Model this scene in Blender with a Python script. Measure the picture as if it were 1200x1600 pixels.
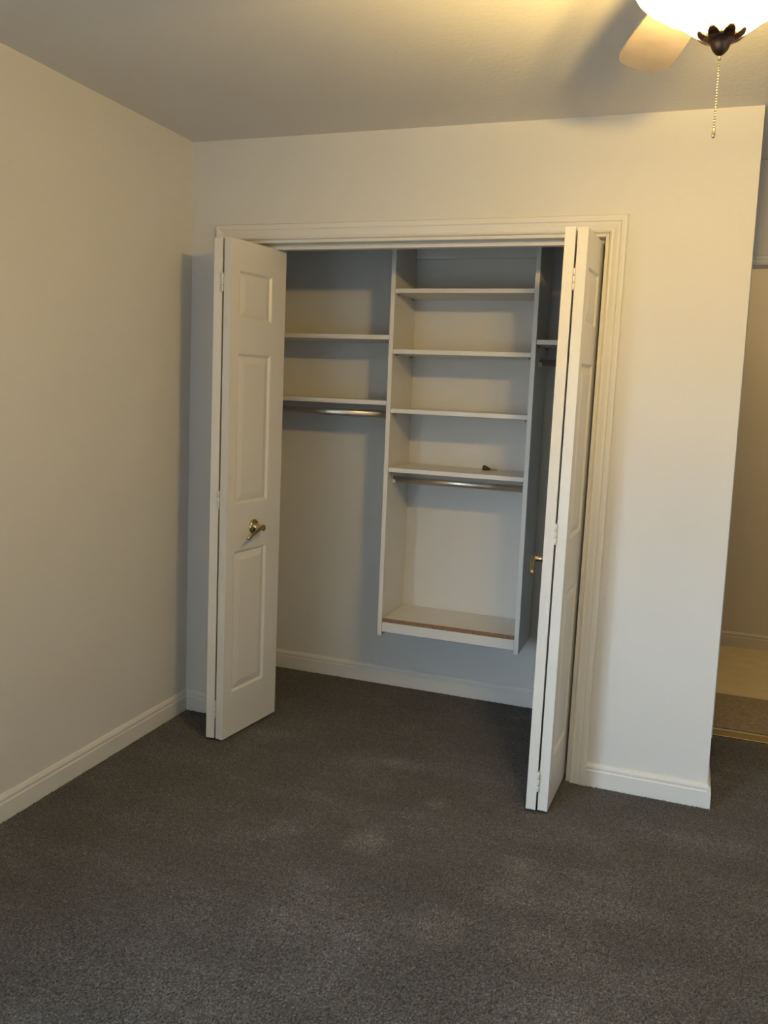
import bpy, math, random
import numpy as np
from mathutils import Matrix, Vector

for o in list(bpy.data.objects):
    bpy.data.objects.remove(o, do_unlink=True)
scene = bpy.context.scene
COL = scene.collection
R = math.radians
rng = random.Random(7)

# ------------------------------------------------------------------ camera
F_PX, PP = 1314.33, (614.27, 748.24)
yaw, pitch, roll = .3353, -.1088, .0413
cam_d = bpy.data.cameras.new('camera')
cam = bpy.data.objects.new('camera', cam_d)
COL.objects.link(cam)
cam_d.sensor_fit = 'VERTICAL'
cam_d.sensor_height = 36.0
cam_d.lens = F_PX * 36.0 / 1600.0
cam_d.shift_x = (600 - PP[0]) / 1600.0
cam_d.shift_y = (PP[1] - 800) / 1600.0
cam_d.clip_start = .02
fw = Vector((-math.sin(yaw)*math.cos(pitch), math.cos(yaw)*math.cos(pitch), math.sin(pitch)))
rt = Vector((math.cos(yaw), math.sin(yaw), 0))
up = rt.cross(fw)
r2 = rt*math.cos(roll) + up*math.sin(roll)
u2 = up*math.cos(roll) - rt*math.sin(roll)
m = Matrix((r2, u2, -fw)).transposed().to_4x4()
m.translation = Vector((2.0285, -3.13, 1.4644))
cam.matrix_world = m
scene.camera = cam

# ------------------------------------------------------------------ world, daylight, exposure
scene.view_settings.view_transform = 'Standard'
scene.view_settings.look = 'None'
scene.view_settings.gamma = 1.0
scene.view_settings.use_curve_mapping = False
scene.view_settings.exposure = -0.04

w = bpy.data.worlds.new('overcast_sky')
scene.world = w
w.use_nodes = True
SKY_S = 61.0            # overcast evening sky outside the window, darker ground below the horizon
wt = w.node_tree
bg = wt.nodes['Background']
w_tc = wt.nodes.new('ShaderNodeTexCoord'); w_sp = wt.nodes.new('ShaderNodeSeparateXYZ')
w_rp = wt.nodes.new('ShaderNodeValToRGB')
w_mr = wt.nodes.new('ShaderNodeMapRange')
w_mr.inputs[1].default_value = -1; w_mr.inputs[2].default_value = 1
wt.links.new(w_tc.outputs['Generated'], w_sp.inputs[0]); wt.links.new(w_sp.outputs['Z'], w_mr.inputs[0])
wt.links.new(w_mr.outputs[0], w_rp.inputs['Fac'])
w_rp.color_ramp.elements[0].position = .485; w_rp.color_ramp.elements[0].color = (.13, .14, .14, 1)
w_rp.color_ramp.elements[1].position = .525; w_rp.color_ramp.elements[1].color = (.66, .84, 1.0, 1)
wt.links.new(w_rp.outputs['Color'], bg.inputs['Color'])
bg.inputs['Strength'].default_value = SKY_S

WIN_Y0, WIN_Y1, WIN_Z0, WIN_Z1 = -4.75, -3.35, .62, 1.87
day = bpy.data.lights.new('window_daylight', 'AREA')
day.shape = 'RECTANGLE'
day.size, day.size_y = WIN_Z1-WIN_Z0+.1, WIN_Y1-WIN_Y0+.1
day.energy = 1
day.color = (.685, .85, 1.0)
day.cycles.is_portal = True     # guides the sky light in through the window
dayo = bpy.data.objects.new('window_daylight', day)
COL.objects.link(dayo)
dayo.location = (-.14, (WIN_Y0+WIN_Y1)/2, (WIN_Z0+WIN_Z1)/2)
dayo.rotation_euler = (0, R(-90), 0)

BULB_W = 40.0            # each of the three bulbs in the fan's light
BULB_C = (1.0, .68, .21)

# ------------------------------------------------------------------ materials
MATS = {}
def pmat(name, color, rough=.5, metal=0.0, noise=None, bump=None, spec=.5):
    """noise=(scale, amount) tints the colour; bump=(scale, strength, distance)"""
    mt = bpy.data.materials.new(name)
    mt.use_nodes = True
    nt = mt.node_tree
    b = nt.nodes['Principled BSDF']
    b.inputs['Base Color'].default_value = (*color, 1)
    b.inputs['Roughness'].default_value = rough
    b.inputs['Metallic'].default_value = metal
    b.inputs['Specular IOR Level'].default_value = spec
    tc = nt.nodes.new('ShaderNodeTexCoord')
    if noise:
        n = nt.nodes.new('ShaderNodeTexNoise')
        n.inputs['Scale'].default_value = noise[0]
        n.inputs['Detail'].default_value = 4
        nt.links.new(tc.outputs['Object'], n.inputs['Vector'])
        r = nt.nodes.new('ShaderNodeValToRGB')
        a = noise[1]
        r.color_ramp.elements[0].position = .3
        r.color_ramp.elements[1].position = .7
        r.color_ramp.elements[0].color = (*[c*(1-a) for c in color], 1)
        r.color_ramp.elements[1].color = (*[min(1, c*(1+a)) for c in color], 1)
        nt.links.new(n.outputs['Fac'], r.inputs['Fac'])
        nt.links.new(r.outputs['Color'], b.inputs['Base Color'])
    if bump:
        n2 = nt.nodes.new('ShaderNodeTexNoise')
        n2.inputs['Scale'].default_value = bump[0]
        n2.inputs['Detail'].default_value = 3
        nt.links.new(tc.outputs['Object'], n2.inputs['Vector'])
        bp = nt.nodes.new('ShaderNodeBump')
        bp.inputs['Strength'].default_value = bump[1]
        bp.inputs['Distance'].default_value = bump[2]
        nt.links.new(n2.outputs['Fac'], bp.inputs['Height'])
        nt.links.new(bp.outputs['Normal'], b.inputs['Normal'])
    MATS[name] = mt
    return mt

WALL = pmat('wall_paint', (.66, .655, .64), .55, noise=(1.3, .015), bump=(190, .12, .002), spec=.3)
CEIL = pmat('ceiling_paint', (.74, .72, .69), .75, noise=(2.0, .02), bump=(60, .25, .004), spec=.2)
TRIM = pmat('trim_paint', (.70, .695, .68), .38, noise=(3, .01), bump=(40, .03, .002))
DOOR = pmat('door_paint', (.72, .71, .69), .33, noise=(3, .012), bump=(120, .05, .001))
MELA = pmat('white_melamine', (.72, .715, .70), .4, noise=(6, .01), bump=(300, .03, .0005))
RAW = pmat('raw_shelf_edge', (.26, .15, .085), .7, noise=(70, .3), bump=(200, .3, .001))
CHROME = pmat('rod_chrome', (.66, .60, .54), .36, 1.0, noise=(30, .06))
BRASS = pmat('brass', (.62, .50, .26), .16, 1.0, noise=(40, .05))
STEEL = pmat('painted_steel', (.70, .69, .67), .35, 0.0, noise=(20, .02))
BRONZE = pmat('bronze', (.17, .10, .065), .38, 1.0, noise=(40, .12))
FANBODY = pmat('fan_enamel', (.70, .66, .58), .4, 0.0, noise=(10, .03))
BLADE = pmat('fan_blade_wood', (.46, .385, .33), .5, noise=(14, .10), bump=(60, .05, .001))
DARKP = pmat('dark_plastic', (.035, .028, .018), .45, noise=(60, .2))
PALEP = pmat('tan_plastic', (.30, .25, .17), .5, noise=(60, .1))
HALLF = pmat('hall_vinyl', (.55, .465, .29), .45, noise=(9, .08), bump=(60, .05, .001))
HALLSHADE = pmat('hall_floor_shade', (.25, .20, .15), .95, noise=(60, .2), bump=(240, .5, .004))  # darker tone painted in for the shaded stretch of hallway floor
TAN = pmat('hall_wall_paint', (.50, .455, .375), .6, noise=(2, .03), bump=(190, .1, .002))
CORD = pmat('chain_metal', (.72, .62, .40), .3, 1.0, noise=(80, .05))

SPOTS = [(1.147, -0.695, 0.083, 1.12), (1.061, -0.329, 0.06, 0.68), (1.291, -0.373, 0.045, 0.68), (0.99, 0.202, 0.075, 0.52), (1.042, -0.116, 0.045, 0.45), (0.868, -0.766, 0.075, 0.45), (1.079, -1.18, 0.105, 0.45), (1.485, -1.009, 0.105, 0.45), (1.653, -0.667, 0.075, 0.38), (1.068, -0.588, 0.045, 0.45)]
def carpet():
    mt = bpy.data.materials.new('carpet_pile')
    mt.use_nodes = True
    nt = mt.node_tree; N = nt.nodes; L = nt.links
    b = N['Principled BSDF']
    b.inputs['Roughness'].default_value = 1.0
    b.inputs['Specular IOR Level'].default_value = .1
    b.inputs['Sheen Weight'].default_value = .25
    b.inputs['Sheen Roughness'].default_value = .6
    tc = N.new('ShaderNodeTexCoord')
    def noise(scale, detail=2, rough=.5):
        n = N.new('ShaderNodeTexNoise')
        n.inputs['Scale'].default_value = scale
        n.inputs['Detail'].default_value = detail
        n.inputs['Roughness'].default_value = rough
        L.new(tc.outputs['Object'], n.inputs['Vector'])
        return n
    def ramp(src, stops):
        r = N.new('ShaderNodeValToRGB')
        e = r.color_ramp.elements
        while len(e) < len(stops): e.new(.5)
        for i, (p, c) in enumerate(stops):
            e[i].position = p; e[i].color = (*c, 1)
        L.new(src.outputs['Fac'], r.inputs['Fac'])
        return r
    fine = ramp(noise(150, 4, .75), [(.33, (.018, .0180, .0200)), (.50, (.057, .0562, .062)), (.66, (.192, .190, .207))])
    mid = ramp(noise(52, 4, .65), [(.32, (.66, .655, .65)), (.50, (.98, .98, .98)), (.70, (1.42, 1.43, 1.45))])
    # flattened and brushed-up areas of the pile, and long vacuum strokes
    big = ramp(noise(3.0, 4, .6), [(.36, (.80, .79, .78)), (.54, (1.0, 1.0, 1.0)), (.70, (1.40, 1.42, 1.45))])
    mp = N.new('ShaderNodeMapping'); mp.inputs['Rotation'].default_value = (0, 0, R(24)); mp.inputs['Scale'].default_value = (.7, 4.2, 1)
    L.new(tc.outputs['Object'], mp.inputs['Vector'])
    sn = noise(1.5, 3, .6); L.new(mp.outputs['Vector'], sn.inputs['Vector'])
    stroke = ramp(sn, [(.36, (.84, .84, .84)), (.52, (1, 1, 1)), (.66, (1.22, 1.23, 1.25))])
    # scuffed pale spots
    wob = noise(14, 3); spots = None
    for (sx, sy, sr, sa) in SPOTS:
        d = N.new('ShaderNodeVectorMath'); d.operation = 'DISTANCE'; d.inputs[1].default_value = (sx, sy, 0)
        L.new(tc.outputs['Object'], d.inputs[0])
        ad = N.new('ShaderNodeMath'); ad.operation = 'MULTIPLY_ADD'; ad.inputs[1].default_value = sr*1.6; L.new(wob.outputs['Fac'], ad.inputs[0]); L.new(d.outputs['Value'], ad.inputs[2])
        mr = N.new('ShaderNodeMapRange'); mr.inputs[1].default_value = sr*.9; mr.inputs[2].default_value = sr*2.0
        mr.inputs[3].default_value = sa; mr.inputs[4].default_value = 0; L.new(ad.outputs[0], mr.inputs[0])
        if spots is None: spots = mr.outputs[0]
        else:
            su = N.new('ShaderNodeMath'); su.operation = 'ADD'; L.new(spots, su.inputs[0]); L.new(mr.outputs[0], su.inputs[1]); spots = su.outputs[0]
    one = N.new('ShaderNodeMath'); one.operation = 'ADD'; one.inputs[1].default_value = 1; L.new(spots, one.inputs[0])
    cmb = N.new('ShaderNodeCombineColor')
    for k in range(3): L.new(one.outputs[0], cmb.inputs[k])
    def mul(a, c):
        x = N.new('ShaderNodeMix'); x.data_type = 'RGBA'; x.blend_type = 'MULTIPLY'
        x.inputs[0].default_value = 1
        L.new(a, x.inputs[6]); L.new(c, x.inputs[7])
        return x.outputs[2]
    c = mul(mul(mul(mul(fine.outputs['Color'], mid.outputs['Color']), big.outputs['Color']), stroke.outputs['Color']), cmb.outputs['Color'])
    L.new(c, b.inputs['Base Color'])
    bp = N.new('ShaderNodeBump')
    bp.inputs['Strength'].default_value = .9
    bp.inputs['Distance'].default_value = .006
    L.new(noise(150, 4, .75).outputs['Fac'], bp.inputs['Height'])
    L.new(bp.outputs['Normal'], b.inputs['Normal'])
    return mt
CARPET = carpet()

def bowl_glass():
    mt = bpy.data.materials.new('lit_frosted_glass')
    mt.use_nodes = True
    nt = mt.node_tree; N = nt.nodes; L = nt.links
    N.remove(N['Principled BSDF'])
    out = N['Material Output']
    tr = N.new('ShaderNodeBsdfTransparent'); tr.inputs[0].default_value = (1, .96, .88, 1)
    em = N.new('ShaderNodeEmission'); em.inputs[0].default_value = (1, .76, .40, 1); em.inputs[1].default_value = 5.0
    nz = N.new('ShaderNodeTexNoise'); nz.inputs['Scale'].default_value = 9
    mr = N.new('ShaderNodeMapRange'); mr.inputs[3].default_value = .50; mr.inputs[4].default_value = .62
    L.new(nz.outputs['Fac'], mr.inputs[0])
    mx = N.new('ShaderNodeMixShader')
    L.new(mr.outputs[0], mx.inputs[0]); L.new(tr.outputs[0], mx.inputs[1]); L.new(em.outputs[0], mx.inputs[2])
    L.new(mx.outputs[0], out.inputs[0])
    return mt
BOWL = bowl_glass()
def emit(name, col, s):
    mt = bpy.data.materials.new(name); mt.use_nodes = True
    nt = mt.node_tree; nt.nodes.remove(nt.nodes['Principled BSDF'])
    em = nt.nodes.new('ShaderNodeEmission'); em.inputs[0].default_value = (*col, 1); em.inputs[1].default_value = s
    nt.links.new(em.outputs[0], nt.nodes['Material Output'].inputs[0])
    return mt
BULBM = emit('lit_bulb', (1, .76, .40), 60)
def _clear_bulb():
    nt = BULBM.node_tree; em = [n for n in nt.nodes if n.type == 'EMISSION'][0]
    tr = nt.nodes.new('ShaderNodeBsdfTransparent'); mx = nt.nodes.new('ShaderNodeMixShader'); mx.inputs[0].default_value = .1
    nt.links.new(tr.outputs[0], mx.inputs[1]); nt.links.new(em.outputs[0], mx.inputs[2])
    nt.links.new(mx.outputs[0], nt.nodes['Material Output'].inputs[0])
_clear_bulb()        # clear glass bulbs: most of the filament light passes straight through
def pane_mat():
    mt = bpy.data.materials.new('window_glass'); mt.use_nodes = True
    nt = mt.node_tree; N = nt.nodes; L = nt.links
    N.remove(N['Principled BSDF'])
    tr = N.new('ShaderNodeBsdfTransparent'); gl = N.new('ShaderNodeBsdfGlossy'); gl.inputs['Roughness'].default_value = .02
    mx = N.new('ShaderNodeMixShader'); mx.inputs[0].default_value = .07
    L.new(tr.outputs[0], mx.inputs[1]); L.new(gl.outputs[0], mx.inputs[2]); L.new(mx.outputs[0], N['Material Output'].inputs[0])
    return mt
PANE = pane_mat()

# ------------------------------------------------------------------ mesh helpers
class MB:
    def __init__(s): s.v = []; s.f = []; s.sm = []
    def add(s, verts, faces, smooth=False):
        n = len(s.v); s.v += [tuple(p) for p in verts]
        s.f += [tuple(i+n for i in f) for f in faces]; s.sm += [smooth]*len(faces)
        return s
    def box(s, x0, x1, y0, y1, z0, z1):
        v = [(x, y, z) for z in (z0, z1) for y in (y0, y1) for x in (x0, x1)]
        return s.add(v, [(0,2,3,1), (4,5,7,6), (0,1,5,4), (2,6,7,3), (0,4,6,2), (1,3,7,5)])
    def extrude(s, prof, a, b, frame):
        """closed profile [(p,q)] carried from a to b; frame=(P,Q) axes"""
        P, Q = Vector(frame[0]), Vector(frame[1]); a, b = Vector(a), Vector(b); n = len(prof)
        v = [a+P*p+Q*q for p, q in prof] + [b+P*p+Q*q for p, q in prof]
        f = [(i, (i+1) % n, n+(i+1) % n, n+i) for i in range(n)] + [tuple(range(n))[::-1], tuple(range(n, 2*n))]
        return s.add(v, f)
    def lathe(s, prof, origin=(0,0,0), axis=(0,0,1), seg=32, smooth=True, cap=True):
        ax = Vector(axis).normalized(); t = Vector((1,0,0)) if abs(ax.x) < .9 else Vector((0,1,0))
        P = ax.cross(t).normalized(); Q = ax.cross(P); o = Vector(origin)
        v = []; f = []
        for r, h in prof:
            for i in range(seg):
                a = 2*math.pi*i/seg; v.append(o+ax*h+P*(r*math.cos(a))+Q*(r*math.sin(a)))
        for j in range(len(prof)-1):
            for i in range(seg):
                k = (i+1) % seg; f.append((j*seg+i, j*seg+k, (j+1)*seg+k, (j+1)*seg+i))
        if cap:
            f.append(tuple(range(seg))[::-1]); f.append(tuple(range((len(prof)-1)*seg, len(prof)*seg)))
        return s.add(v, f, smooth)
    def tube(s, pts, radii, seg=12, flat=1.0):
        pts = [Vector(p) for p in pts]; n = len(pts); v = []; f = []
        for i, p in enumerate(pts):
            d = (pts[min(i+1, n-1)]-pts[max(i-1, 0)]).normalized()
            t = Vector((0,0,1)) if abs(d.z) < .9 else Vector((1,0,0))
            P = d.cross(t).normalized(); Q = P.cross(d)
            for k in range(seg):
                a = 2*math.pi*k/seg; v.append(p+P*(radii[i]*flat*math.cos(a))+Q*(radii[i]*math.sin(a)))
        for i in range(n-1):
            for k in range(seg):
                l = (k+1) % seg; f.append((i*seg+k, i*seg+l, (i+1)*seg+l, (i+1)*seg+k))
        f.append(tuple(range(seg))[::-1]); f.append(tuple(range((n-1)*seg, n*seg)))
        return s.add(v, f, True)
    def build(s, name, mat, parent=None, bevel=0, loc=None, rotz=None):
        me = bpy.data.meshes.new(name); me.from_pydata(s.v, [], s.f); me.materials.append(mat)
        me.polygons.foreach_set('use_smooth', s.sm)
        import bmesh
        bm = bmesh.new(); bm.from_mesh(me); bmesh.ops.recalc_face_normals(bm, faces=bm.faces); bm.to_mesh(me); bm.free()
        me.update()
        o = bpy.data.objects.new(name, me); COL.objects.link(o)
        if parent: o.parent = parent
        if loc: o.location = loc
        if rotz is not None: o.rotation_euler = (0, 0, rotz)
        if bevel:
            b = o.modifiers.new('soft_edges', 'BEVEL'); b.width = bevel; b.segments = 2; b.limit_method = 'ANGLE'; b.angle_limit = R(40)
        return o
def tag(o, label, cat, group=None):
    o['label'] = label; o['category'] = cat
    if group: o['group'] = group
    return o
def struct(o, label=None):
    o['kind'] = 'structure'
    if label: o['label'] = label
    return o
def empty(name, loc):
    o = bpy.data.objects.new(name, None); COL.objects.link(o); o.location = loc; o.empty_display_size = .1
    return o

# ------------------------------------------------------------------ room shell
H = 2.44
XE = 2.186           # outer corner of the closet's end wall
YB = .69             # back wall of closet and alcove
OX0, OX1, OZ = .185, 1.712, 2.036     # closet opening
RX, RY = 4.3, -5.0   # room extents behind the camera
HX = 4.3; HY = 2.21  # hallway
DX0, DX1, DZ = 2.222, 3.05, 2.022     # doorway in the alcove

struct(MB().box(0, RX, RY, YB+.055, -.05, 0).build('floor', CARPET), 'dark grey-brown cut pile carpet floor of the bedroom and closet')
struct(MB().box(1.6, HX, YB+.055, HY, -.05, 0).build('floor_hall', HALLF), 'tan vinyl floor of the hallway past the doorway')
struct(MB().box(0, RX, RY, YB+.11, H, H+.05).build('ceiling', CEIL), 'off-white painted ceiling')
struct(MB().box(1.6, HX, YB+.11, HY, H, H+.05).build('ceiling_hall', CEIL), 'hallway ceiling past the doorway')
FLOOR = bpy.data.objects['floor']
def pile():
    r = np.random.default_rng(3); st = .0072
    gx, gy = np.meshgrid(np.arange(.004, 3.4, st), np.arange(-2.75, YB-.004, st))
    x = (gx + r.uniform(-.45, .45, gx.shape)*st).ravel(); y = (gy + r.uniform(-.45, .45, gx.shape)*st).ravel()
    inwall = ((y > -.002) & (y < .112) & ((x < OX0+.012) | ((x > OX1-.012) & (x < XE)))) | ((x > XE-.112) & (x < XE+.002) & (y > -.002)) | (x < .003)
    x, y = x[~inwall], y[~inwall]; n = len(x)
    a = r.uniform(0, 2*np.pi, n); rad = r.uniform(.0030, .0046, n); h = r.uniform(.002, .0055, n)
    lx, ly = r.normal(0, .0026, n), r.normal(-.0008, .0026, n)
    V = np.zeros((n, 4, 3), np.float32)
    for k in range(3):
        V[:, k, 0] = x + rad*np.cos(a+k*2*np.pi/3); V[:, k, 1] = y + rad*np.sin(a+k*2*np.pi/3); V[:, k, 2] = -.001
    V[:, 3, 0] = x+lx; V[:, 3, 1] = y+ly; V[:, 3, 2] = h
    b = (np.arange(n)*4)[:, None]
    F = np.stack([b+np.array([[0, 1, 3]]), b+np.array([[1, 2, 3]]), b+np.array([[2, 0, 3]])], 1).reshape(-1)
    me = bpy.data.meshes.new('carpet_pile'); me.vertices.add(n*4); me.vertices.foreach_set('co', V.ravel())
    me.loops.add(len(F)); me.loops.foreach_set('vertex_index', F.astype(np.int32))
    me.polygons.add(n*3); me.polygons.foreach_set('loop_start', np.arange(0, len(F), 3, dtype=np.int32))
    me.polygons.foreach_set('loop_total', np.full(n*3, 3, np.int32))
    me.update(); me.validate(); me.materials.append(CARPET)
    o = bpy.data.objects.new('carpet_pile', me); COL.objects.link(o); o.parent = FLOOR; o['kind'] = 'stuff'
    o['label'] = 'short dark grey-brown carpet pile'
pile()
lw = MB()
lw.box(-.12, 0, WIN_Y1, YB+.11, -.05, H+.05).box(-.12, 0, RY-.12, WIN_Y0, -.05, H+.05)
lw.box(-.12, 0, WIN_Y0, WIN_Y1, -.05, WIN_Z0).box(-.12, 0, WIN_Y0, WIN_Y1, WIN_Z1, H+.05)
struct(lw.build('wall_left', WALL), 'plain off-white painted wall left of the closet')
cw = MB()
cw.box(0, OX0, 0, .11, 0, H).box(OX0, OX1, 0, .11, OZ, H)
cw.box(OX1, XE, 0, .11, 0, H)
wc = cw.build('wall_front', WALL); struct(wc, 'off-white painted wall around the closet opening')
we = MB().box(XE-.11, XE, .11, YB, 0, H).build('wall_end', WALL); struct(we, 'end wall of the closet with a rounded outside corner')
bk = MB()
bk.box(0, DX0, YB, YB+.11, 0, H).box(DX0, DX1, YB, YB+.11, DZ, H).box(DX1, RX, YB, YB+.11, 0, H)
struct(bk.build('wall_back', WALL), 'painted wall at the back of the closet and alcove')
struct(MB().box(1.6, HX, HY, HY+.1, -.05, H+.05).build('wall_hall', TAN), 'tan wall on the far side of the hallway')
struct(MB().box(1.5, 1.6, YB+.11, HY+.1, -.05, H+.05).build('wall_hall_end', TAN), 'tan wall closing the hallway end')
struct(MB().box(RX, RX+.12, RY-.12, HY+.1, -.05, H+.05).build('wall_right', WALL), 'off-white wall on the right side of the room')
struct(MB().box(-.12, RX+.12, RY-.12, RY, -.05, H+.05).build('wall_rear', WALL), 'off-white wall behind the viewer')

# baseboards: two-step profile (p = out of the wall, q = up)
BB = [(0, 0), (.014, 0), (.014, .062), (.0105, .066), (.0105, .069), (.0125, .071), (.0125, .078), (.007, .088), (0, .09)]
def baseboard(name, runs, label, mat=None):
    mb = MB()
    for a, b, out in runs: mb.extrude(BB, a, b, (out, (0, 0, 1)))
    return struct(mb.build(name, mat or TRIM), label)
CX0, CX1 = .123, 1.772          # outer edges of the closet casing
baseboard('baseboard_left', [((0, RY, 0), (0, 0, 0), (1, 0, 0))], 'white baseboard along the left wall')
baseboard('baseboard_front', [((0, 0, 0), (CX0, 0, 0), (0, -1, 0)), ((CX1-.015, 0, 0), (XE, 0, 0), (0, -1, 0)),
                              ((XE, -.0142, 0), (XE, YB, 0), (1, 0, 0))], 'white baseboard on the closet front wall, wrapping its corner')
baseboard('baseboard_closet', [((0, YB, 0), (XE-.11, YB, 0), (0, -1, 0)), ((0, .11, 0), (0, YB, 0), (1, 0, 0)),
                               ((XE-.11, .11, 0), (XE-.11, YB, 0), (-1, 0, 0))], 'white baseboard around the inside of the closet')
baseboard('baseboard_hall', [((1.6, HY, 0), (HX, HY, 0), (0, -1, 0))], 'baseboard of the hallway wall', TAN)
baseboard('baseboard_right', [((RX, RY, 0), (RX, YB, 0), (-1, 0, 0)), ((0, RY, 0), (RX, RY, 0), (0, 1, 0))], 'white baseboard behind the viewer')

LEAN = .016       # the right leg of the closet frame stands out of plumb
# door casing, mitred: profile (u away from the opening, v out of the wall)
CAS = [(0, 0), (0, .009), (.006, .012), (.012, .0105), (.026, .013), (.036, .0135), (.040, .0165), (.050, .018), (.057, .018), (.060, .014), (.060, 0)]
def casing(name, xl, xr, zt, y, label, mat=TRIM, prof=CAS, lean=0):
    mb = MB(); n = len(prof); v = []
    for k in range(4):
        for u, d in prof:
            v.append([(xl-u, y-d, 0), (xl-u, y-d, zt+u), (xr+u, y-d, zt+u), (xr+u-lean, y-d, 0)][k])
    f = [(k*n+i, k*n+(i+1) % n, (k+1)*n+(i+1) % n, (k+1)*n+i) for k in range(3) for i in range(n)]
    f += [tuple(range(n)), tuple(range(3*n, 4*n))]
    return struct(mb.add(v, f).build(name, mat), label)
casing('trim_1', OX0-.002, OX1+.002, OZ+.002, 0, 'white moulded casing around the closet opening', lean=LEAN)
casing('trim_2', DX0+.002, DX1, DZ, YB, 'painted casing around the alcove doorway', prof=[(u*.6, v) for u, v in CAS])
jb = MB()
jb.box(OX0, OX0+.012, -.002, .115, 0, OZ).add([(OX1-.012-LEAN, -.002, 0), (OX1, -.002, 0), (OX1, .115, 0), (OX1-.012-LEAN, .115, 0),
        (OX1-.012, -.002, OZ), (OX1, -.002, OZ), (OX1, .115, OZ), (OX1-.012, .115, OZ)],
       [(0, 3, 2, 1), (4, 5, 6, 7), (0, 1, 5, 4), (1, 2, 6, 5), (2, 3, 7, 6), (3, 0, 4, 7)])
jb.box(OX0+.012, OX1-.012, -.002, .115, OZ-.012, OZ)
struct(jb.build('trim_3', TRIM, bevel=.0015), 'white jamb boards lining the closet opening')

# window in the left wall, behind the viewer
wn = struct(empty('window_1', (-.06, (WIN_Y0+WIN_Y1)/2, WIN_Z0)), 'white framed window lighting the room from the left wall')
hw, hh = (WIN_Y1-WIN_Y0)/2, WIN_Z1-WIN_Z0
fr = MB().box(-.03, .03, -hw, -hw+.05, 0, hh).box(-.03, .03, hw-.05, hw, 0, hh).box(-.03, .03, -hw+.05, hw-.05, 0, .05)
fr.box(-.03, .03, -hw+.05, hw-.05, hh-.05, hh).box(-.02, .02, -.02, .02, .05, hh-.05)
fr.build('window_frame', TRIM, wn)
for s in (-1, 1):
    a, b = sorted((s*.02, s*(hw-.05)))
    MB().box(-.003, .003, a, b, .05, hh-.05).build('pane', PANE, wn)
MB().box(.055, .10, -hw-.05, hw+.05, -.03, 0).build('window_sill', TRIM, wn, bevel=.004)

# ------------------------------------------------------------------ closet doors
LW, LT, LZ0, LH = .364, .034, .012, 1.993
PZ = [(.182, .770), (.958, 1.560), (1.690, 1.878)]     # raised panels, from the leaf's foot
def rect(a, b, z0, z1, y): return [(a, y, z0), (b, y, z0), (b, y, z1), (a, y, z1)]
def ring(mb, r0, r1):
    mb.add(r0+r1, [(i, (i+1) % 4, 4+(i+1) % 4, 4+i) for i in range(4)])
def make_leaf(parent, name, origin, ang, fold_at_start, label=None):
    a, b = (.052, .270) if fold_at_start else (LW-.270, LW-.052)
    mb = MB(); xs = [0, a, b, LW]; zs = [0]
    for z0, z1 in PZ: zs += [z0, z1]
    zs.append(LH)
    for j in range(len(zs)-1):
        for i in range(3):
            if i == 1 and j % 2 == 1:
                o = lambda e, y: rect(a+e, b-e, zs[j]+e, zs[j+1]-e, y)
                ring(mb, o(0, 0), o(.004, .0015)); ring(mb, o(.004, .0015), o(.011, .008)); mb.add(o(.011, .008), [(0, 1, 2, 3)])
            else:
                mb.add(rect(xs[i], xs[i+1], zs[j], zs[j+1], 0), [(0, 1, 2, 3)])
    c = [(0, 0, 0), (LW, 0, 0), (LW, LT, 0), (0, LT, 0)]; d = [(x, y, LH) for x, y, _ in c]
    mb.add(c+d, [(0, 3, 2, 1), (4, 5, 6, 7), (1, 2, 6, 5), (2, 3, 7, 6), (3, 0, 4, 7)])
    leaf = mb.build(name, DOOR, parent)
    # weld so the bevel and normals behave
    import bmesh
    bm = bmesh.new(); bm.from_mesh(leaf.data); bmesh.ops.remove_doubles(bm, verts=bm.verts, dist=1e-5)
    bmesh.ops.recalc_face_normals(bm, faces=bm.faces); bm.to_mesh(leaf.data); bm.free()
    leaf.location = (*origin, LZ0); leaf.rotation_euler = (0, 0, ang)
    for z0, z1 in PZ:
        p = MB(); q = lambda e, y: rect(a+e, b-e, z0+e, z1-e, y)
        p.add(q(.014, .0078), [(0, 1, 2, 3)])
        ring(p, q(.014, .0078), q(.017, .006)); ring(p, q(.017, .006), q(.040, .0012)); p.add(q(.040, .0012), [(0, 1, 2, 3)])
        p.build('raised_panel', DOOR, leaf)
    return leaf
def lever(leaf, parent_root, s, z, direction):
    """brass lever set on a leaf's front face (local -Y), lever pointing along direction*X and drooping"""
    h = MB().lathe([(.031, 0), (.031, .003), (.0295, .0065), (.024, .0095), (.0165, .0125), (.0135, .016), (.0115, .030), (.0115, .046), (.0125, .050), (.0125, .054), (.006, .058)],
                   (0, 0, 0), (0, -1, 0), 36).build('lever_handle', BRASS, leaf.parent)
    M = Matrix.Translation(leaf.location) @ Matrix.Rotation(leaf.rotation_euler.z, 4, 'Z') @ Matrix.Translation((s, 0, z-LZ0))
    h.matrix_local = M
    d = direction
    pts = [(-.006*d, -.050, .002), (.010*d, -.051, .001), (.028*d, -.051, -.004), (.048*d, -.050, -.012), (.068*d, -.048, -.020), (.084*d, -.046, -.027), (.094*d, -.043, -.033), (.098*d, -.041, -.036)]
    MB().tube(pts, [.007, .0098, .0090, .0080, .0076, .0082, .0088, .005], 14, .8).build('lever', BRASS, h)
    h['label'] = 'polished brass lever handle'
    return h
def bifold(name, base, A, B, label, handle_leaf):
    root = empty(name, (*base, 0)); root['kind'] = 'structure'; tag(root, label, 'closet door')
    out = []
    for nm, (ox, oy), ang, fs in (A, B):
        out.append(make_leaf(root, nm, (ox-base[0], oy-base[1]), ang, fs))
    return root, out
def direction(p, q): return math.atan2(q[1]-p[1], q[0]-p[0])

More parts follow.
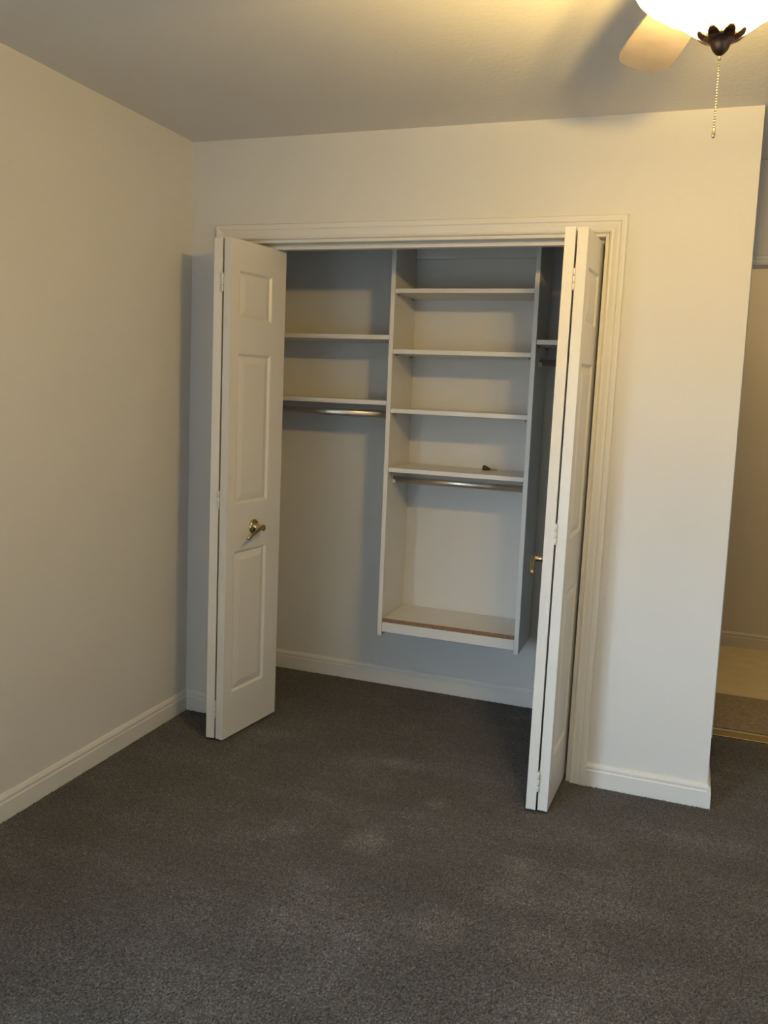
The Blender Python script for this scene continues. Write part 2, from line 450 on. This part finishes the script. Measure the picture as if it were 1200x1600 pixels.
# left pair: leaf A turns its face to the left wall, leaf B to the opening
a_fold, a_piv = (.262, -.251), (.212, .110)
aA = direction(a_piv, a_fold)
oA = (a_fold[0]-LW*math.cos(aA), a_fold[1]-LW*math.sin(aA))
b_fold, b_free = (.338, -.252), (.3875, .106)
aB = direction(b_fold, b_free)
dl, leaves = bifold('door_1', (.30, -.07), ('door_leaf', oA, aA, False), ('door_leaf', b_fold, aB, True),
                    'left white bifold closet door folded open near the left wall, brass lever on it', 1)
lever(leaves[1], dl, .178, .868, -1)
# right pair
d_fold, d_piv = (1.660, -.296), (1.6785, .07)
c_fold, c_free = (1.586, -.302), (1.567, .065)
aC = direction(c_free, c_fold)
oC = (c_fold[0]-LW*math.cos(aC), c_fold[1]-LW*math.sin(aC))
aD = direction(d_fold, d_piv)
dr, leavesR = bifold('door_2', (1.63, -.11), ('door_leaf', oC, aC, False), ('door_leaf', d_fold, aD, True),
                     'right white bifold closet door folded open, edge-on beside the wide wall', 0)
lever(leavesR[0], dr, LW-.185, .868, 1)
def hinge(root, x, y, z, gap):
    b = root.location
    mb = MB().box(-gap/2, gap/2, .001, .03, -.036, .036)
    for k in (-.024, 0, .024):
        mb.lathe([(.0038, k-.0105), (.0045, k-.0095), (.0045, k+.0095), (.0038, k+.0105)], (0, -.0015, 0), (0, 0, 1), 10)
    mb.build('hinge', STEEL, root, loc=(x-b.x, y-b.y, z))
for z in (1.838, .992, .135): hinge(dl, .2998, -.2505, z, .0038)
dr.rotation_euler = (0, R(.42), 0)      # this pair hangs slightly out of plumb
for z in (1.838, .992, .115): hinge(dr, 1.6232, -.299, z, .0038)

# overhead track of the doors
tk = empty('bifold_track', (.95, .06, OZ-.012))
tag(tk, 'white metal bifold door track under the closet header', 'door track')
x0, x1 = OX0+.014-.95, OX1-.014-.95
MB().box(x0, x1, -.016, -.0145, -.019, 0).box(x0, x1, .0145, .016, -.019, 0).box(x0, x1, -.0145, .0145, -.0015, 0) \
    .box(x0, x1, -.0145, -.006, -.019, -.0175).box(x0, x1, .006, .0145, -.019, -.0175).build('channel', STEEL, tk)

# ------------------------------------------------------------------ closet organiser
YF = .398                   # front of the tower
TX0, TX1 = .7525, 1.4035    # outer faces of the side panels
PT = .020
tw = empty('closet_tower', ((TX0+TX1)/2, (YF+YB)/2, .334))
tag(tw, 'white wall-hung closet shelf tower with five shelves in the middle of the closet', 'shelf tower')
def wbox(name, x0, x1, y0, y1, z0, z1, mat, root, bevel=.0012):
    l = root.location
    return MB().box(x0-l.x, x1-l.x, y0-l.y, y1-l.y, z0-l.z, z1-l.z).build(name, mat, root, bevel=bevel)
for a in (TX0, TX1-PT): wbox('side_panel', a, a+PT, YF, YB-.001, .334, 2.13, MELA, tw)
SH = [1.893, 1.630, 1.369, 1.105]
ix0, ix1 = TX0+PT, TX1-PT
for z in SH:
    s = wbox('shelf', ix0+.001, ix1-.001, YF+.004, YB-.002, z-.0195, z, MELA, tw)
    for x, dx in ((ix0, 1), (ix1, -1)):
        for y in (YF+.035, YB-.05):
            l = tw.location
            MB().lathe([(.0035, 0), (.0035, .012), (.006, .0125), (.006, .016)], (x-l.x, y-l.y, z-.0245-l.z), (dx, 0, 0), 10).build('shelf_pin', CORD, tw)
b5 = wbox('bottom_shelf', ix0+.001, ix1-.001, YF+.014, YB-.002, .392, .412, MELA, tw)
e5 = wbox('edge_strip', ix0+.001, ix1-.001, YF+.003, YF+.014, .397, .4125, RAW, tw); e5['label'] = 'unfinished brown front edge strip'
wbox('fascia', ix0+.001, ix1-.001, YF+.002, YF+.013, .352, .3965, MELA, tw)
wbox('hanging_rail', ix0+.001, ix1-.001, YB-.018, YB-.002, 2.06, 2.12, MELA, tw)
def rod(root, x0, x1, y, z, name='rod', rz=.015, ry=.0085, mat=CHROME, cups=True):
    l = root.location; n = 20
    prof = [(ry*math.cos(2*math.pi*k/n), rz*math.sin(2*math.pi*k/n)) for k in range(n)]
    mb = MB().extrude(prof, (x0-l.x, y-l.y, z-l.z), (x1-l.x, y-l.y, z-l.z), ((0, 1, 0), (0, 0, 1)))
    mb.sm = [True]*n+[False]*2
    r = mb.build(name, mat, root)
    if cups:
        for x, d in ((x0, 1), (x1, -1)):
            mb = MB(); l2 = root.location
            pr = [(.015*math.cos(2*math.pi*k/n), .024*math.sin(2*math.pi*k/n)+.004) for k in range(n)]
            a, b = sorted((x, x+d*.003))
            mb.extrude(pr, (a-l.x, y-l.y, z-l.z), (b-l.x, y-l.y, z-l.z), ((0, 1, 0), (0, 0, 1)))
            a, b = sorted((x+d*.003, x+d*.014))
            ringp = [(.0125*math.cos(math.pi+math.pi*k/10), .0195*math.sin(math.pi+math.pi*k/10)) for k in range(11)]
            ringp += [(.0095*math.cos(math.pi-math.pi*-k/10), .016*math.sin(math.pi+math.pi*k/10)) for k in range(10, -1, -1)]
            mb.extrude(ringp, (a-l.x, y-l.y, z-l.z), (b-l.x, y-l.y, z-l.z), ((0, 1, 0), (0, 0, 1)))
            mb.build('rod_socket', STEEL, root)
    return r
rod(tw, ix0, ix1, .475, 1.047, 'hanging_rod', rz=.0145)

def side_shelf(x0, x1, z, label):
    root = empty('closet_shelf', ((x0+x1)/2, (YF+YB)/2, z-.02))
    tag(root, label, 'shelf', 'white shelves beside the closet tower')
    wbox('board', x0, x1, YF+.004, YB-.002, z-.02, z, MELA, root)
    l = root.location
    for x, dx in ((x0-.001, 1), (x1+.001, -1)):
        for y in (YF+.035, YB-.05):
            MB().lathe([(.0035, 0), (.0035, .012), (.006, .0125), (.006, .016)], (x-l.x, y-l.y, z-.0262-l.z), (dx, 0, 0), 10).build('shelf_pin', CORD, root)
    return root
side_shelf(.002, TX0-.001, 1.691, 'upper of the two white shelves left of the closet tower')
side_shelf(.002, TX0-.001, 1.402, 'lower of the two white shelves left of the tower, above the rod')
side_shelf(TX1+.001, XE-.112, 1.684, 'short white shelf right of the closet tower, partly behind the door')
def side_rod(x0, x1, z, label, rz):
    root = empty('closet_rod', ((x0+x1)/2, .49, z))
    tag(root, label, 'closet rod', 'closet rods beside the tower')
    rod(root, x0, x1, .49, z, 'tube', rz)
    return root
side_rod(.002, TX0, 1.338, 'metal hanging rod left of the closet tower under the lower shelf', .0165)
side_rod(TX1, XE-.112, 1.592, 'metal hanging rod right of the closet tower, mostly hidden by door', .014)

# small dark cone left lying on the fourth shelf
it = empty('plastic_plug', (1.176, .60, 1.1052))
tag(it, 'small dark cone-shaped plug with thin pale tail lying on tower shelf', 'plug')
MB().lathe([(.004, 0), (.0115, .002), (.0125, .008), (.0115, .014), (.009, .024), (.005, .036), (.0035, .040)], (-.02, 0, .0126), (1, .12, -.20), 16).build('cone', DARKP, it)
MB().tube([(.016, .004, .0058), (.03, .006, .0042), (.045, .007, .0032)], [.0034, .003, .0024], 8).build('tail', PALEP, it)

# ------------------------------------------------------------------ ceiling fan with light
FX, FY = 2.030, -1.40
fan = empty('ceiling_fan', (FX, FY, H))
tag(fan, 'ceiling fan with lit frosted glass bowl, bronze finial and bead pull chain', 'ceiling fan')
MB().lathe([(.02, 0), (.09, 0), (.105, -.012), (.118, -.03), (.125, -.075), (.12, -.105), (.09, -.128), (.06, -.135), (.02, -.136)], (0, 0, 0), (0, 0, 1), 40).build('motor_housing', FANBODY, fan)
MB().lathe([(.02, -.134), (.055, -.135), (.058, -.17), (.05, -.185), (.02, -.186)], (0, 0, 0), (0, 0, 1), 32).build('switch_housing', FANBODY, fan)
MB().lathe([(.02, -.180), (.085, -.181), (.096, -.185), (.098, -.194), (.093, -.194), (.085, -.190), (.02, -.189)], (0, 0, 0), (0, 0, 1), 48).build('light_pan', FANBODY, fan)
bowl_prof = [(.166, -.203), (.165, -.212), (.156, -.227), (.139, -.242), (.118, -.256), (.094, -.269), (.078, -.279), (.066, -.289), (.053, -.298), (.038, -.304), (.018, -.307)]
bm_ = MB().lathe(bowl_prof, (0, 0, 0), (0, 0, 1), 48, cap=False)
bowl = bm_.build('glass_bowl', BOWL, fan); bowl['label'] = 'glowing frosted glass bowl'
fin = MB().lathe([(.012, -.300), (.028, -.3075), (.032, -.309), (.031, -.312), (.025, -.316), (.019, -.3215), (.0165, -.327), (.014, -.333), (.008, -.340), (.003, -.343)], (0, 0, 0), (0, 0, 1), 28)
fin = fin.build('finial', BRONZE, fan); fin['label'] = 'dark bronze finial under the bowl'
# scalloped petals of the finial cup
for k in range(8):
    a = 2*math.pi*(k+.5)/8
    ca, sa = math.cos(a), math.sin(a); MBp = MB()
    pts = [(.024, -.3125), (.033, -.3100), (.040, -.3062), (.044, -.3015)]; wd = [.009, .011, .009, .004]
    v = []
    for (r, z), q in zip(pts, wd):
        for sgn in (-1, 1):
            for dz in (0, -.002): v.append((r*ca-sgn*q*sa, r*sa+sgn*q*ca, z+dz-.002))
    f = []
    for i in range(3):
        b0 = 4*i; b1 = 4*(i+1)
        f += [(b0, b0+2, b1+2, b1), (b0+1, b1+1, b1+3, b0+3), (b0, b1, b1+1, b0+1), (b0+2, b0+3, b1+3, b1+2)]
    f += [(0, 1, 3, 2), (12, 14, 15, 13)]
    MBp.add(v, f).build('petal', BRONZE, fin)
# bead chain: one part, beads too small to pick apart
ch = MB()
z = -.345; dx = 0
ch.lathe([(.0018, -.003), (.003, -.001), (.003, .004), (.0018, .006)], (0, 0, z-.004), (0, 0, 1), 10)
z -= .010
for i in range(24):
    ch.lathe([(.0006, -.0023), (.0020, -.0012), (.0020, .0012), (.0006, .0023)], (0, 0, z), (0, 0, 1), 8); z -= .0050
ch.lathe([(.0008, .004), (.0026, .0), (.0034, -.008), (.0028, -.013), (.001, -.015)], (0, 0, z), (0, 0, 1), 12)
ch.build('pull_chain', CORD, fan)
for k in range(3):
    a = R(30+120*k); x, y = .062*math.cos(a), .062*math.sin(a)
    bb = MB().lathe([(.010, -.200), (.010, -.212), (.017, -.222), (.021, -.233), (.019, -.245), (.010, -.252), (.002, -.254)], (x, y, 0), (0, 0, 1), 16).build('bulb', BULBM, fan)
    bb.visible_shadow = True
    ld = bpy.data.lights.new('bulb_light', 'POINT'); ld.energy = BULB_W; ld.color = BULB_C; ld.shadow_soft_size = .022
    lo = bpy.data.objects.new('bulb_light', ld); COL.objects.link(lo); lo.parent = fan; lo.location = (x*.98, y*.98, -.238)
    bb.hide_render = False
# blades
def blade_mesh():
    top = []; n = 9
    xs = [.20, .24, .34, .46, .56, .60, .62]; hw = [.046, .052, .058, .064, .066, .056, .030]
    out = [(x, -h) for x, h in zip(xs, hw)] + [(x, h) for x, h in reversed(list(zip(xs, hw)))]
    p = R(12); v = []
    for dz in (.003, -.003):
        for x, y in out: v.append((x, y*math.cos(p)-dz*math.sin(p), y*math.sin(p)+dz*math.cos(p)))
    k = len(out)
    f = [tuple(range(k)), tuple(range(k, 2*k))[::-1]] + [(i, (i+1) % k, k+(i+1) % k, k+i) for i in range(k)]
    return MB().add(v, f)
first = None
for k in range(5):
    a = R(108 + 72*k)
    if first is None:
        bl = blade_mesh().build('fan_blade', BLADE, fan, bevel=.001)
        ir = MB().box(.085, .20, -.014, .014, -.006, .0).add([(.19, -.014, -.006), (.26, -.034, -.0125), (.26, .034, .0015), (.19, .014, -.006), (.19, -.014, -.010), (.26, -.034, -.0165), (.26, .034, -.0025), (.19, .014, -.010)],
                [(0, 1, 2, 3), (4, 7, 6, 5), (0, 4, 5, 1), (1, 5, 6, 2), (2, 6, 7, 3), (3, 7, 4, 0)]).build('blade_iron', BRONZE, bl)
        first = (bl, ir)
    else:
        bl = first[0].copy(); COL.objects.link(bl); bl.parent = fan
        ir = first[1].copy(); COL.objects.link(ir); ir.parent = bl
    bl.location = (0, 0, -.142); bl.rotation_euler = (0, 0, a)

# ------------------------------------------------------------------ hallway
mt = MB().box(-.42, .42, -.235, .235, 0, .008).build('hall_floor_shade', HALLSHADE, bevel=.003)  # thin dark sheet put in for shade on the floor past the doorway
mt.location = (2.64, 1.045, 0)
tag(mt, 'flat brown sheet standing in for shade on the hallway floor just past the alcove doorway', 'painted shade')
struct(MB().box(DX0, DX1, YB+.02, YB+.09, 0, .006).build('trim_4', BRASS, bevel=.002), 'metal carpet strip in the alcove doorway')

hl = empty('hall_light', (2.95, 1.45, H))
tag(hl, 'round flush ceiling light in the hallway past the alcove doorway', 'ceiling light')
MB().lathe([(.02, 0), (.14, 0), (.145, -.012), (.14, -.022), (.02, -.022)], (0, 0, 0), (0, 0, 1), 32).build('base_plate', FANBODY, hl)
MB().lathe([(.132, -.022), (.130, -.04), (.112, -.066), (.08, -.085), (.04, -.095), (.006, -.097)], (0, 0, 0), (0, 0, 1), 32).build('glass_dome', BOWL, hl)
ld = bpy.data.lights.new('hall_bulb_light', 'POINT'); ld.energy = 44; ld.color = (1, .76, .42); ld.shadow_soft_size = .05
lo = bpy.data.objects.new('hall_bulb_light', ld); COL.objects.link(lo); lo.parent = hl; lo.location = (0, 0, -.06)
